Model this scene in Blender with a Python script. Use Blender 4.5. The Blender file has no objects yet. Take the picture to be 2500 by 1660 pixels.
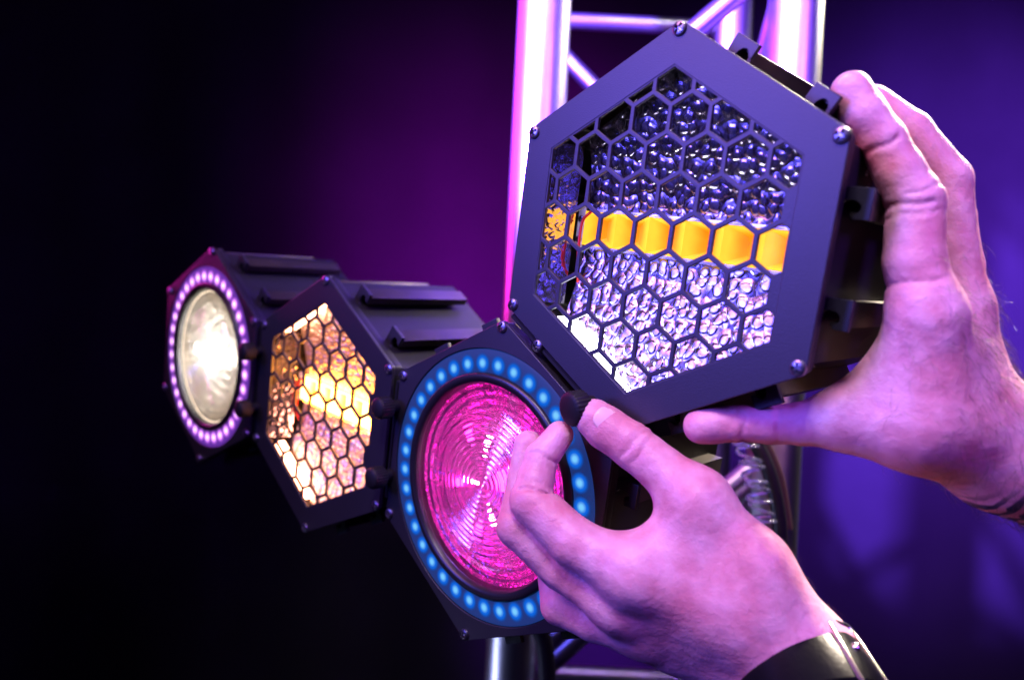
import bpy, bmesh, math, random
import numpy as np
from mathutils import Vector, Matrix

random.seed(7)
rng = np.random.default_rng(7)
sc = bpy.context.scene
COL = sc.collection
PI = math.pi

# ------------------------------------------------------------------ camera, world, lights, exposure
ROLL = 0.05
cr, sr = math.cos(ROLL), math.sin(ROLL)
# camera axes (x right, y up, z back) written in world axes
CAM = Matrix(((cr, -sr, 0, 0), (0, 0, -1, 0), (sr, cr, 0, 1.5), (0, 0, 0, 1)))

def cw(x, y, z):
    """a point given in metres right / up / behind of the lens -> world"""
    return CAM @ Vector((x, y, z))

cd = bpy.data.cameras.new('camera')
cam = bpy.data.objects.new('camera', cd)
COL.objects.link(cam)
cam.matrix_world = CAM
cd.sensor_width = 36
cd.lens = 25.92
cd.clip_start = 0.02
cd.clip_end = 60
cd.dof.use_dof = True
cd.dof.focus_distance = 0.395
cd.dof.aperture_fstop = 5.0
sc.camera = cam

world = bpy.data.worlds.new('World')
sc.world = world
world.use_nodes = True
bg = world.node_tree.nodes['Background']
bg.inputs[0].default_value = (0.10, 0.04, 0.45, 1)
bg.inputs[1].default_value = 0.006

sc.view_settings.view_transform = 'Standard'
sc.view_settings.look = 'None'
sc.view_settings.exposure = 0
sc.view_settings.gamma = 1
sc.cycles.use_denoising = True
sc.cycles.max_bounces = 10
sc.cycles.transmission_bounces = 8
sc.cycles.glossy_bounces = 5
sc.cycles.sample_clamp_indirect = 4

def lamp(name, kind, pos, target, energy, color, size=0.3, size_y=None, spot=None, blend=0.5, spread=None):
    d = bpy.data.lights.new(name, kind)
    d.energy = energy
    d.color = color
    if kind == 'AREA':
        d.shape = 'RECTANGLE' if size_y else 'DISK'
        d.size = size
        if size_y:
            d.size_y = size_y
        if spread:
            d.spread = math.radians(spread)
    elif kind == 'SPOT':
        d.spot_size = math.radians(spot)
        d.spot_blend = blend
        d.shadow_soft_size = size
    else:
        d.shadow_soft_size = size
    o = bpy.data.objects.new(name, d)
    COL.objects.link(o)
    p, t = cw(*pos), cw(*target)
    o.location = p
    o.rotation_euler = (t - p).to_track_quat('-Z', 'Y').to_euler()
    return o

lamp('blue_wash_light', 'AREA', (-0.9, 0.38, 0.08), (0.09, 0.11, -0.33), 2.0, (0.13, 0.11, 1.0), 0.45, 0.45, spread=45)
lamp('left_high_light', 'AREA', (-0.8, 0.9, 0.1), (0.15, 0.0, -0.36), 1.3, (1.0, 0.35, 0.70), 0.4, 0.4, spread=60)
lamp('pink_key_light', 'AREA', (-0.15, 1.0, 0.30), (0.22, -0.05, -0.35), 4.3, (0.76, 0.62, 1.0), 0.30, 0.30, spread=85)
lamp('front_right_light', 'AREA', (0.75, 0.60, 0.55), (0.2, -0.05, -0.35), 15.5, (0.31, 0.08, 1.0), 0.35, 0.35)
lamp('magenta_side_light', 'AREA', (-0.60, 0.35, -1.0), (0.05, 0.2, -0.7), 5, (1.0, 0.02, 0.65), 0.15, 0.6)
lamp('warm_rim_light', 'AREA', (0.85, 0.75, -0.95), (0.28, 0.05, -0.33), 9, (1.0, 0.84, 0.66), 0.2, 0.3, spread=60)
lamp('white_top_light', 'SPOT', (0.25, 1.05, 0.15), (0.17, 0.36, -0.72), 16, (1.0, 0.92, 0.97), 0.10, spot=30, blend=0.6)
lamp('curtain_violet_light', 'SPOT', (2.1, 0.7, -0.5), (1.50, 0.20, -2.4), 1400, (0.19, 0.04, 1.0), 0.2, spot=62, blend=1.0)
lamp('curtain_purple_light', 'SPOT', (0.45, -0.3, -1.1), (0.12, 0.12, -2.4), 540, (0.54, 0.012, 1.0), 0.2, spot=62, blend=1.0)

lamp('truss_low_light', 'AREA', (-0.55, -0.55, -0.55), (0.08, -0.45, -0.72), 0.35, (0.45, 0.5, 1.0), 0.2, 0.3, spread=60)
lamp('curtain_low_light', 'SPOT', (0.9, -0.9, -1.2), (0.27, -0.98, -2.4), 230, (0.22, 0.02, 1.0), 0.1, spot=26, blend=1.0)
lamp('truss_shadow_light', 'SPOT', (-0.70, 0.62, 0.25), (0.15, 0.30, -0.80), 5200, (0.16, 0.05, 1.0), 0.03, spot=24, blend=0.5)

# ------------------------------------------------------------------ helpers
def mat(name, color=(0.5, 0.5, 0.5), rough=0.5, metal=0.0, spec=0.5, emis=None, estr=0.0, bump=None, sub=None, coat=0.0,
        var=None):
    m = bpy.data.materials.new(name)
    m.use_nodes = True
    nt = m.node_tree
    b = nt.nodes['Principled BSDF']
    b.inputs['Base Color'].default_value = (*color, 1)
    b.inputs['Roughness'].default_value = rough
    b.inputs['Metallic'].default_value = metal
    b.inputs['Specular IOR Level'].default_value = spec
    b.inputs['Coat Weight'].default_value = coat
    if emis:
        b.inputs['Emission Color'].default_value = (*emis, 1)
        b.inputs['Emission Strength'].default_value = estr
    tc = nt.nodes.new('ShaderNodeTexCoord')
    if bump:
        scale, dist, strength = bump
        n = nt.nodes.new('ShaderNodeTexNoise')
        n.inputs['Scale'].default_value = scale
        n.inputs['Detail'].default_value = 4
        nt.links.new(tc.outputs['Object'], n.inputs['Vector'])
        bp = nt.nodes.new('ShaderNodeBump')
        bp.inputs['Distance'].default_value = dist
        bp.inputs['Strength'].default_value = strength
        nt.links.new(n.outputs['Fac'], bp.inputs['Height'])
        nt.links.new(bp.outputs['Normal'], b.inputs['Normal'])
    if var:
        scale, c2, r2 = var
        n = nt.nodes.new('ShaderNodeTexNoise')
        n.inputs['Scale'].default_value = scale
        n.inputs['Detail'].default_value = 6
        nt.links.new(tc.outputs['Object'], n.inputs['Vector'])
        rp = nt.nodes.new('ShaderNodeValToRGB')
        rp.color_ramp.elements[0].position = 0.35
        rp.color_ramp.elements[1].position = 0.65
        rp.color_ramp.elements[0].color = (*color, 1)
        rp.color_ramp.elements[1].color = (*c2, 1)
        nt.links.new(n.outputs['Fac'], rp.inputs['Fac'])
        nt.links.new(rp.outputs['Color'], b.inputs['Base Color'])
        mr = nt.nodes.new('ShaderNodeMapRange')
        mr.inputs['To Min'].default_value = rough
        mr.inputs['To Max'].default_value = r2
        nt.links.new(n.outputs['Fac'], mr.inputs['Value'])
        nt.links.new(mr.outputs['Result'], b.inputs['Roughness'])
    return m

def link(name, me, m=None, parent=None, loc=None, smooth=False):
    o = bpy.data.objects.new(name, me)
    COL.objects.link(o)
    if m is not None:
        me.materials.clear()
        me.materials.append(m)
    if parent is not None:
        o.parent = parent
    if loc is not None:
        o.location = loc
    if smooth:
        for p in me.polygons:
            p.use_smooth = True
    return o

def tag(o, label=None, cat=None, group=None, kind=None):
    if label: o['label'] = label
    if cat: o['category'] = cat
    if group: o['group'] = group
    if kind: o['kind'] = kind
    return o

def thing(name, label, cat, mw, group=None):
    o = bpy.data.objects.new(name, None)
    COL.objects.link(o)
    o.empty_display_size = 0.02
    o.matrix_world = mw
    return tag(o, label, cat, group)

def mesh(name, vs, fs):
    me = bpy.data.meshes.new(name)
    me.from_pydata([tuple(v) for v in vs], [], fs)
    me.update()
    return me

def smooth_by_angle(me, deg=35):
    bm = bmesh.new(); bm.from_mesh(me)
    for f in bm.faces: f.smooth = True
    for e in bm.edges:
        if len(e.link_faces) == 2:
            e.smooth = e.calc_face_angle(0) < math.radians(deg)
    bm.to_mesh(me); bm.free()

def box(name, c, s, bev=0.0):
    bm = bmesh.new()
    bmesh.ops.create_cube(bm, size=1)
    for v in bm.verts:
        v.co = Vector((v.co.x * s[0] + c[0], v.co.y * s[1] + c[1], v.co.z * s[2] + c[2]))
    if bev:
        bmesh.ops.bevel(bm, geom=bm.edges[:], offset=bev, segments=2, affect='EDGES')
    me = bpy.data.meshes.new(name); bm.to_mesh(me); bm.free()
    return me

def join_meshes(name, mes):
    bm = bmesh.new()
    for m in mes:
        bm.from_mesh(m)
    me = bpy.data.meshes.new(name); bm.to_mesh(me); bm.free()
    return me

def lathe(name, prof, n=96, close=False):
    """profile of (r, z) turned about z"""
    vs, fs = [], []
    k = len(prof)
    for i in range(n):
        a = 2 * PI * i / n
        for r, z in prof:
            vs.append((r * math.cos(a), r * math.sin(a), z))
    for i in range(n):
        j = (i + 1) % n
        for q in range(k - 1 if not close else k):
            q2 = (q + 1) % k
            fs.append((i * k + q, j * k + q, j * k + q2, i * k + q2))
    me = mesh(name, vs, fs)
    bm = bmesh.new(); bm.from_mesh(me)
    bmesh.ops.remove_doubles(bm, verts=bm.verts, dist=1e-7)
    bmesh.ops.recalc_face_normals(bm, faces=bm.faces)
    bm.to_mesh(me); bm.free()
    return me

def tube(name, pts, r, n=16, cap=True, radii=None, flat=1.0):
    pts = [Vector(p) for p in pts]
    vs, fs = [], []
    up = None
    for i, p in enumerate(pts):
        a = pts[max(i - 1, 0)]; b = pts[min(i + 1, len(pts) - 1)]
        t = (b - a).normalized()
        if up is None:
            up = t.orthogonal().normalized()
        else:
            up = (up - t * up.dot(t)).normalized()
        s = t.cross(up)
        rr = radii[i] if radii else r
        for k in range(n):
            an = 2 * PI * k / n
            vs.append(p + up * math.cos(an) * rr + s * math.sin(an) * rr * flat)
    for i in range(len(pts) - 1):
        for k in range(n):
            k2 = (k + 1) % n
            fs.append((i * n + k, i * n + k2, (i + 1) * n + k2, (i + 1) * n + k))
    if cap:
        fs.append(tuple(reversed(range(n))))
        fs.append(tuple(range((len(pts) - 1) * n, len(pts) * n)))
    me = mesh(name, vs, fs)
    smooth_by_angle(me, 50)
    return me

def bez(pts, n=12):
    """Catmull-Rom through the points"""
    P = [Vector(p) for p in pts]
    P = [P[0] * 2 - P[1]] + P + [P[-1] * 2 - P[-2]]
    out = []
    for i in range(1, len(P) - 2):
        for k in range(n):
            t = k / n
            out.append(0.5 * ((2 * P[i]) + (P[i + 1] - P[i - 1]) * t + (2 * P[i - 1] - 5 * P[i] + 4 * P[i + 1] - P[i + 2]) * t * t
                              + (3 * P[i] - P[i - 1] - 3 * P[i + 1] + P[i + 2]) * t ** 3))
    out.append(P[-2])
    return out

def sheet(name, polys, z0, z1, bev=0.0003, res=1):
    """flat sheet from z0 to z1 with outline polys[0] and holes polys[1:]"""
    cu = bpy.data.curves.new(name, 'CURVE')
    cu.dimensions = '2D'
    cu.fill_mode = 'BOTH'
    cu.extrude = (z1 - z0) / 2 - bev
    cu.bevel_depth = bev
    cu.bevel_resolution = res
    cu.offset = -bev
    for p in polys:
        s = cu.splines.new('POLY')
        s.points.add(len(p) - 1)
        for q, (x, y) in zip(s.points, p):
            q.co = (x, y, 0, 1)
        s.use_cyclic_u = True
    o = bpy.data.objects.new('tmp', cu)
    COL.objects.link(o)
    dg = bpy.context.evaluated_depsgraph_get()
    me = bpy.data.meshes.new_from_object(o.evaluated_get(dg))
    bpy.data.objects.remove(o)
    bpy.data.curves.remove(cu)
    me.name = name
    for v in me.vertices:
        v.co.z += (z0 + z1) / 2
    smooth_by_angle(me, 40)
    return me

def hexpoly(r, rot=90, cx=0, cy=0):
    return [(cx + r * math.cos(math.radians(rot + 60 * i)), cy + r * math.sin(math.radians(rot + 60 * i))) for i in range(6)]

def roundpoly(p, rad, n=6):
    out = []
    m = len(p)
    for i in range(m):
        a, b, c = Vector(p[i - 1]), Vector(p[i]), Vector(p[(i + 1) % m])
        u, v = (a - b).normalized(), (c - b).normalized()
        half = math.acos(max(-1, min(1, u.dot(v)))) / 2
        d = rad / math.tan(half)
        s, e = b + u * d, b + v * d
        ctr = b + (u + v).normalized() * rad / math.sin(half)
        a0 = math.atan2((s - ctr).y, (s - ctr).x)
        a1 = math.atan2((e - ctr).y, (e - ctr).x)
        da = (a1 - a0 + PI) % (2 * PI) - PI
        for k in range(n + 1):
            an = a0 + da * k / n
            out.append((ctr.x + rad * math.cos(an), ctr.y + rad * math.sin(an)))
    return out

def clip(poly, hexr):
    """convex clip of a polygon by a pointy hexagon of vertex radius hexr"""
    ap = hexr * math.cos(PI / 6)
    for i in range(6):
        n = Vector((math.cos(i * PI / 3), math.sin(i * PI / 3)))
        out = []
        for k in range(len(poly)):
            a, b = Vector(poly[k - 1]), Vector(poly[k])
            da, db = a.dot(n) - ap, b.dot(n) - ap
            if (da <= 0) != (db <= 0):
                out.append(tuple(a + (b - a) * (da / (da - db))))
            if db <= 0:
                out.append(tuple(b))
        poly = out
        if not poly:
            return []
    return poly

def area(p):
    return abs(sum(p[i - 1][0] * p[i][1] - p[i][0] * p[i - 1][1] for i in range(len(p)))) / 2

# ------------------------------------------------------------------ materials
M = {}
M['coat'] = mat('powder_coat', (0.008, 0.0075, 0.012), 0.42, spec=0.6, bump=(1300, 0.0003, 0.32), var=(9, (0.011, 0.010, 0.016), 0.50))
M['body'] = mat('body_paint', (0.009, 0.008, 0.012), 0.45, spec=0.3, bump=(900, 0.0002, 0.25), var=(14, (0.013, 0.012, 0.017), 0.55))
M['raw'] = mat('rail_metal', (0.060, 0.052, 0.048), 0.36, metal=0.75, spec=0.45, var=(40, (0.085, 0.07, 0.06), 0.46))
M['screw'] = mat('screw_steel', (0.30, 0.30, 0.34), 0.28, metal=1.0, var=(300, (0.25, 0.25, 0.28), 0.35))
M['rubber'] = mat('black_rubber', (0.006, 0.006, 0.007), 0.55, spec=0.25, bump=(700, 0.0002, 0.3))
M['bezel'] = mat('black_bezel', (0.010, 0.009, 0.012), 0.35, spec=0.5)
M['pcb'] = mat('white_board', (0.55, 0.55, 0.6), 0.5)
M['wire'] = mat('red_wire', (0.5, 0.01, 0.01), 0.4)
M['alu'] = mat('truss_aluminium', (0.62, 0.62, 0.64), 0.27, metal=1.0, bump=(60, 0.0006, 0.25), var=(22, (0.45, 0.45, 0.47), 0.42))

def hammered(name, color, scale, rough=0.10, dist=0.0009, dims='2D'):
    m = bpy.data.materials.new(name); m.use_nodes = True
    nt = m.node_tree; b = nt.nodes['Principled BSDF']
    b.inputs['Base Color'].default_value = (*color, 1)
    b.inputs['Metallic'].default_value = 1
    b.inputs['Roughness'].default_value = rough
    tc = nt.nodes.new('ShaderNodeTexCoord')
    ns = nt.nodes.new('ShaderNodeTexNoise'); ns.inputs['Scale'].default_value = 90
    mx = nt.nodes.new('ShaderNodeMixRGB'); mx.blend_type = 'ADD'; mx.inputs[0].default_value = 0.006
    nt.links.new(tc.outputs['Object'], ns.inputs['Vector'])
    nt.links.new(tc.outputs['Object'], mx.inputs[1]); nt.links.new(ns.outputs['Color'], mx.inputs[2])
    v = nt.nodes.new('ShaderNodeTexVoronoi'); v.feature = 'F1'; v.voronoi_dimensions = dims
    v.inputs['Scale'].default_value = scale; v.inputs['Randomness'].default_value = 0.82
    nt.links.new(mx.outputs[0], v.inputs['Vector'])
    # raised buttons with a rounded shoulder and nearly flat top
    st = nt.nodes.new('ShaderNodeMapRange'); st.interpolation_type = 'SMOOTHSTEP'
    st.inputs['From Min'].default_value = 0.30; st.inputs['From Max'].default_value = 0.50
    st.inputs['To Min'].default_value = 0.55; st.inputs['To Max'].default_value = 0.0
    nt.links.new(v.outputs['Distance'], st.inputs['Value'])
    p = nt.nodes.new('ShaderNodeMath'); p.operation = 'POWER'; p.inputs[1].default_value = 2.0
    nt.links.new(v.outputs['Distance'], p.inputs[0])
    ad = nt.nodes.new('ShaderNodeMath'); ad.operation = 'MULTIPLY_ADD'; ad.inputs[1].default_value = -1.3
    nt.links.new(p.outputs[0], ad.inputs[0]); nt.links.new(st.outputs['Result'], ad.inputs[2])
    bp = nt.nodes.new('ShaderNodeBump'); bp.inputs['Distance'].default_value = dist; bp.inputs['Strength'].default_value = 1.0
    nt.links.new(ad.outputs[0], bp.inputs['Height']); nt.links.new(bp.outputs['Normal'], b.inputs['Normal'])
    return m

def emitter(name, core, mid, edge, radius, rough=0.4):
    """a lamp surface whose light fades from its core towards its rim (object space, metres)"""
    m = bpy.data.materials.new(name); m.use_nodes = True
    nt = m.node_tree; nt.nodes.clear()
    out = nt.nodes.new('ShaderNodeOutputMaterial')
    e = nt.nodes.new('ShaderNodeEmission')
    tc = nt.nodes.new('ShaderNodeTexCoord')
    ln = nt.nodes.new('ShaderNodeVectorMath'); ln.operation = 'LENGTH'
    nt.links.new(tc.outputs['Object'], ln.inputs[0])
    mr = nt.nodes.new('ShaderNodeMapRange')
    mr.inputs['From Min'].default_value = 0.0; mr.inputs['From Max'].default_value = radius
    nt.links.new(ln.outputs['Value'], mr.inputs['Value'])
    rp = nt.nodes.new('ShaderNodeValToRGB'); rp.color_ramp.interpolation = 'EASE'
    el = rp.color_ramp.elements
    el[0].position = 0.10; el[0].color = (*core, 1)
    el[1].position = 1.0; el[1].color = (*edge, 1)
    x = el.new(0.56); x.color = (*mid, 1)
    nt.links.new(mr.outputs['Result'], rp.inputs['Fac'])
    nt.links.new(rp.outputs['Color'], e.inputs['Color'])
    e.inputs['Strength'].default_value = 1
    tr = nt.nodes.new('ShaderNodeBsdfTransparent')
    ms = nt.nodes.new('ShaderNodeMixShader')
    fr = nt.nodes.new('ShaderNodeMapRange'); fr.interpolation_type = 'SMOOTHSTEP'
    fr.inputs['From Min'].default_value = radius * 0.50; fr.inputs['From Max'].default_value = radius * 1.02
    nt.links.new(ln.outputs['Value'], fr.inputs['Value'])
    nt.links.new(fr.outputs['Result'], ms.inputs[0])
    nt.links.new(e.outputs[0], ms.inputs[1]); nt.links.new(tr.outputs[0], ms.inputs[2])
    nt.links.new(ms.outputs[0], out.inputs['Surface'])
    return m

def amber_bar_mat(name, c_hi, c_lo, strength):
    m = bpy.data.materials.new(name); m.use_nodes = True
    nt = m.node_tree; b = nt.nodes['Principled BSDF']
    b.inputs['Base Color'].default_value = (0.7, 0.25, 0.01, 1)
    b.inputs['Roughness'].default_value = 0.35
    tc = nt.nodes.new('ShaderNodeTexCoord')
    sp = nt.nodes.new('ShaderNodeSeparateXYZ'); nt.links.new(tc.outputs['Object'], sp.inputs[0])
    ns = nt.nodes.new('ShaderNodeTexNoise'); ns.inputs['Scale'].default_value = 130; nt.links.new(tc.outputs['Object'], ns.inputs['Vector'])
    # facet shading put into the emission colour: deeper orange towards groove bottoms
    mr = nt.nodes.new('ShaderNodeMapRange'); mr.interpolation_type = 'SMOOTHSTEP'
    mr.inputs['From Min'].default_value = -0.0305; mr.inputs['From Max'].default_value = -0.0245
    nt.links.new(sp.outputs['Z'], mr.inputs['Value'])
    ad = nt.nodes.new('ShaderNodeMath'); ad.operation = 'MULTIPLY_ADD'; ad.inputs[1].default_value = 0.5; ad.inputs[2].default_value = -0.25
    nt.links.new(ns.outputs['Fac'], ad.inputs[0])
    a2 = nt.nodes.new('ShaderNodeMath'); a2.operation = 'ADD'; a2.use_clamp = True
    nt.links.new(mr.outputs['Result'], a2.inputs[0]); nt.links.new(ad.outputs[0], a2.inputs[1])
    mx = nt.nodes.new('ShaderNodeMixRGB'); mx.inputs[1].default_value = (*c_lo, 1); mx.inputs[2].default_value = (*c_hi, 1)
    nt.links.new(a2.outputs[0], mx.inputs[0]); nt.links.new(mx.outputs[0], b.inputs['Emission Color'])
    b.inputs['Emission Strength'].default_value = strength
    return m

# ------------------------------------------------------------------ stage light parts
R = 0.095
PITCH = 1.861 * R

def screw_mesh():
    n, k = 48, 14
    vs, fs = [], []
    ro = 0.0036
    for i in range(k + 1):
        r = ro * i / k
        for j in range(n):
            a = 2 * PI * j / n
            x, y = r * math.cos(a), r * math.sin(a)
            h = 0.0013 * math.sqrt(max(0, 1 - (r / ro) ** 2 * 0.86)) - 0.0002
            if i == k: h = -0.0006
            w = 0.00062
            if (abs(x) < w and abs(y) < 0.0023) or (abs(y) < w and abs(x) < 0.0023):
                h -= 0.0015
            vs.append((x, y, h + 0.0006))
    for i in range(k):
        for j in range(n):
            j2 = (j + 1) % n
            fs.append((i * n + j, (i + 1) * n + j, (i + 1) * n + j2, i * n + j2))
    me = mesh('screw', vs, fs)
    smooth_by_angle(me, 40)
    me.materials.append(M['screw'])
    return me
SCREW = screw_mesh()

def rail_mesh():
    """hook profile: x along the face, z outwards from the face; runs along y"""
    p = [(-0.0050, -0.004), (-0.0050, 0.0076), (0.0062, 0.0076), (0.0062, 0.0030), (0.0040, 0.0030), (0.0040, 0.0060), (-0.0034, 0.0060), (-0.0034, -0.004)]
    me = sheet('mounting_rail', [p], -0.048, 0.048, bev=0.0002)
    for v in me.vertices:
        v.co = Vector((v.co.x, v.co.z, v.co.y))
    bm = bmesh.new(); bm.from_mesh(me); bmesh.ops.recalc_face_normals(bm, faces=bm.faces); bm.to_mesh(me); bm.free()
    me.materials.append(M['raw'])
    return me
RAIL = rail_mesh()
for v in RAIL.vertices: v.co.z *= 1.25

def hook_mesh():
    """cast end plate of a rail: block with a round notch"""
    pts = [(-0.0062, -0.003), (-0.0062, 0.0092), (0.0072, 0.0092), (0.0072, 0.0040)]
    c = (0.0024, 0.0030)
    for k in range(9):
        a = math.radians(30 + 240 * k / 8)
        pts.append((c[0] + 0.0032 * math.cos(a), c[1] + 0.0032 * math.sin(a)))
    pts += [(0.0014, -0.003)]
    me = sheet('rail_hook', [pts], -0.0015, 0.0015, bev=0.0003)
    for v in me.vertices:
        v.co = Vector((v.co.x, -v.co.z, v.co.y))
    me.materials.append(M['coat'])
    return me
HOOK = hook_mesh()
for v in HOOK.vertices: v.co.z *= 1.40

def knob_mesh():
    n = 96
    prof = [(0, 0.0135), (0.0050, 0.0135), (0.0066, 0.0125), (0.0070, 0.0115), (0.0070, 0.0035), (0.0062, 0.0028), (0.0040, 0.0026), (0.0040, -0.004)]
    me = lathe('knob', prof, n)
    for v in me.vertices:
        r = math.hypot(v.co.x, v.co.y)
        if r > 0.0064 and 0.003 < v.co.z < 0.012:
            a = math.atan2(v.co.y, v.co.x)
            s = 1 + 0.035 * math.cos(a * 24)
            v.co.x *= s; v.co.y *= s
    smooth_by_angle(me, 35)
    me.materials.append(M['rubber'])
    return me
KNOB = knob_mesh()

OUT = roundpoly(hexpoly(1.043 * R), 0.0032)
RIM = sheet('rim_frame', [roundpoly(hexpoly(1.030 * R), 0.003), hexpoly(0.93 * R)], -0.0095, -0.0028, bev=0.0004)
def body_mesh():
    vs, fs = [], []
    D0, D1 = -0.0096, -0.125
    rings = [(0.985, D0), (0.985, D1), (0.955, D1 - 0.003), (0.955 - 0.02, D1 - 0.003), (0.93, D1), (0.95, -0.09), (0.95, D0)]
    for r, z in rings:
        for x, y in hexpoly(r * R):
            vs.append((x, y, z))
    for i in range(len(rings)):
        i2 = (i + 1) % len(rings)
        for k in range(6):
            k2 = (k + 1) % 6
            fs.append((i * 6 + k, i * 6 + k2, i2 * 6 + k2, i2 * 6 + k))
    c = len(vs)
    for x, y in hexpoly(0.9 * R): vs.append((x, y, D1 + 0.001))
    fs.append(tuple(range(c, c + 6)))
    # fold lines of the sheet: shallow ribs over each side
    me = mesh('body', vs, fs)
    bm = bmesh.new(); bm.from_mesh(me); bmesh.ops.recalc_face_normals(bm, faces=bm.faces); bm.to_mesh(me); bm.free()
    return me
BODY = body_mesh()
GLASS_SEAL = None

def ring_poly(r, n=96):
    return [(r * math.cos(2 * PI * i / n), r * math.sin(2 * PI * i / n)) for i in range(n)]

PLATE_HEX = sheet('front_plate', [OUT, hexpoly(0.832 * R)], -0.0025, 0, bev=0.00035, res=2)
PLATE_ROUND = sheet('front_plate', [OUT, ring_poly(0.856 * R, 128)], -0.0025, 0, bev=0.00035, res=2)

def grille_mesh():
    holes = []
    w = 0.222 * R
    side = w / math.sqrt(3)
    for row in range(-5, 6):
        y = row * side * 1.5
        for c in range(-6, 7):
            x = 0.011 * R + c * w + (w / 2 if row % 2 else 0)
            p = clip(hexpoly(side - 0.0146 * R, 90, x, y), 0.822 * R)
            if len(p) >= 3 and area(p) > 0.06 * w * w:
                holes.append(p)
    return sheet('grille', [hexpoly(0.850 * R)] + holes, -0.0022, -0.0003, bev=0.0004, res=3)
GRILLE = grille_mesh()

def trough_mesh(sgn):
    """curved pebbled reflector above (+1) or below (-1) the diode bar"""
    vs, fs = [], []
    nu, nv = 40, 26
    y0, y1 = 0.105 * R, 0.86 * R
    for j in range(nv + 1):
        t = j / nv
        y = y0 + (y1 - y0) * t
        z = -0.0285 + 0.0215 * t ** 1.35
        half = min(0.62 * R, (0.87 * R - y) * math.tan(PI / 3) if y > 0.435 * R else 9)
        half = max(half, 0.004)
        for i in range(nu + 1):
            s = -1 + 2 * i / nu
            vs.append((s * half, sgn * y, z))
    for j in range(nv):
        for i in range(nu):
            a = j * (nu + 1) + i
            f = (a, a + 1, a + nu + 2, a + nu + 1)
            fs.append(f if sgn > 0 else tuple(reversed(f)))
    me = mesh('reflector', vs, fs)
    for p in me.polygons: p.use_smooth = True
    return me
TR_UP, TR_DN = trough_mesh(1), trough_mesh(-1)

def bar_mesh():
    """diode bar: row of V shaped diffuser facets"""
    vs, fs = [], []
    n = 7
    w = 0.222 * R
    x0 = -0.61 * R
    # first cell is narrow
    h = 0.098 * R
    zr, zb = -0.0235, -0.0315
    for c in range(n):
        xa, xb = x0 + c * w, x0 + (c + 1) * w
        if xa > 0.72 * R: break
        xb = min(xb, 0.80 * R)
        xm = (xa + xb) / 2
        # each cell a pyramid-ended trough
        pts = [(xa, -h, zr), (xb, -h, zr), (xb, h, zr), (xa, h, zr), (xm, -h * 0.45, zb), (xm, h * 0.45, zb)]
        b = len(vs); vs += pts
        fs += [(b, b + 1, b + 4), (b + 2, b + 3, b + 5), (b + 1, b + 2, b + 5, b + 4), (b + 3, b, b + 4, b + 5)]
    return mesh('diode_bar', vs, fs)
BAR = bar_mesh()

LED = mesh('led', [(0, 0, 0.0003)] + [(0.0066 * math.cos(2 * PI * i / 24), 0.0058 * math.sin(2 * PI * i / 24), 0) for i in range(24)],
           [(0, i + 1, (i + 1) % 24 + 1) for i in range(24)])

def lens_mesh():
    prof = []
    # front of the glass: fine concentric steps in the middle, plain dished rim outside
    rr = 0.640 * R
    steps = 13
    rs = 0.50 * rr / 0.64 * 0.94
    N = 130
    front = []
    for i in range(N + 1):
        r = rr * i / N
        if r < rs:
            ph = (r / rs) * steps
            f = ph - math.floor(ph)
            z = -0.0022 + 0.0013 * (1 - (2 * f - 1) ** 2) + 0.0016 * (1 - (r / rs) ** 2)
        else:
            t = (r - rs) / (rr - rs)
            z = -0.0022 - 0.0012 * math.sin(t * PI) 
        front.append((max(r, 1e-5), z))
    me = lathe('lens', front, 128)
    bm = bmesh.new(); bm.from_mesh(me)
    for f in bm.faces:
        f.normal_update()
        if f.normal.z < 0: f.normal_flip()
    bm.to_mesh(me); bm.free()
    for p in me.polygons: p.use_smooth = True
    return me
LENS = lens_mesh()

def bowl_mesh():
    prof = []
    for i in range(40):
        t = i / 39
        r = 0.10 * R + (0.66 - 0.10) * R * t
        z = -0.030 + 0.022 * t ** 1.9 + 0.0009 * math.sin(t * 52)
        prof.append((r, z))
    prof = [(1e-5, -0.0305)] + prof
    me = lathe('reflector', prof, 96)
    bm = bmesh.new(); bm.from_mesh(me)
    for f in bm.faces: 
        f.normal_update()
        if f.normal.z < 0: f.normal_flip()
    bm.to_mesh(me); bm.free()
    for p in me.polygons: p.use_smooth = True
    return me
BOWL = bowl_mesh()
BEZEL = lathe('bezel', [(0.640 * R, -0.009), (0.640 * R, -0.0006), (0.652 * R, 0.0012), (0.690 * R, 0.0016), (0.704 * R, 0.0006), (0.706 * R, -0.003)], 128)
for p in BEZEL.polygons: p.use_smooth = True
RINGM = lathe('diffuser_ring', [(0.702 * R, -0.0030), (0.702 * R, -0.0012), (0.712 * R, -0.0007), (0.842 * R, -0.0007), (0.852 * R, -0.0010), (0.852 * R, -0.0035)], 128)
for p in RINGM.polygons: p.use_smooth = True

def dup(o, parent, name=None):
    c = o.copy(); COL.objects.link(c); c.parent = parent
    return c

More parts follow.
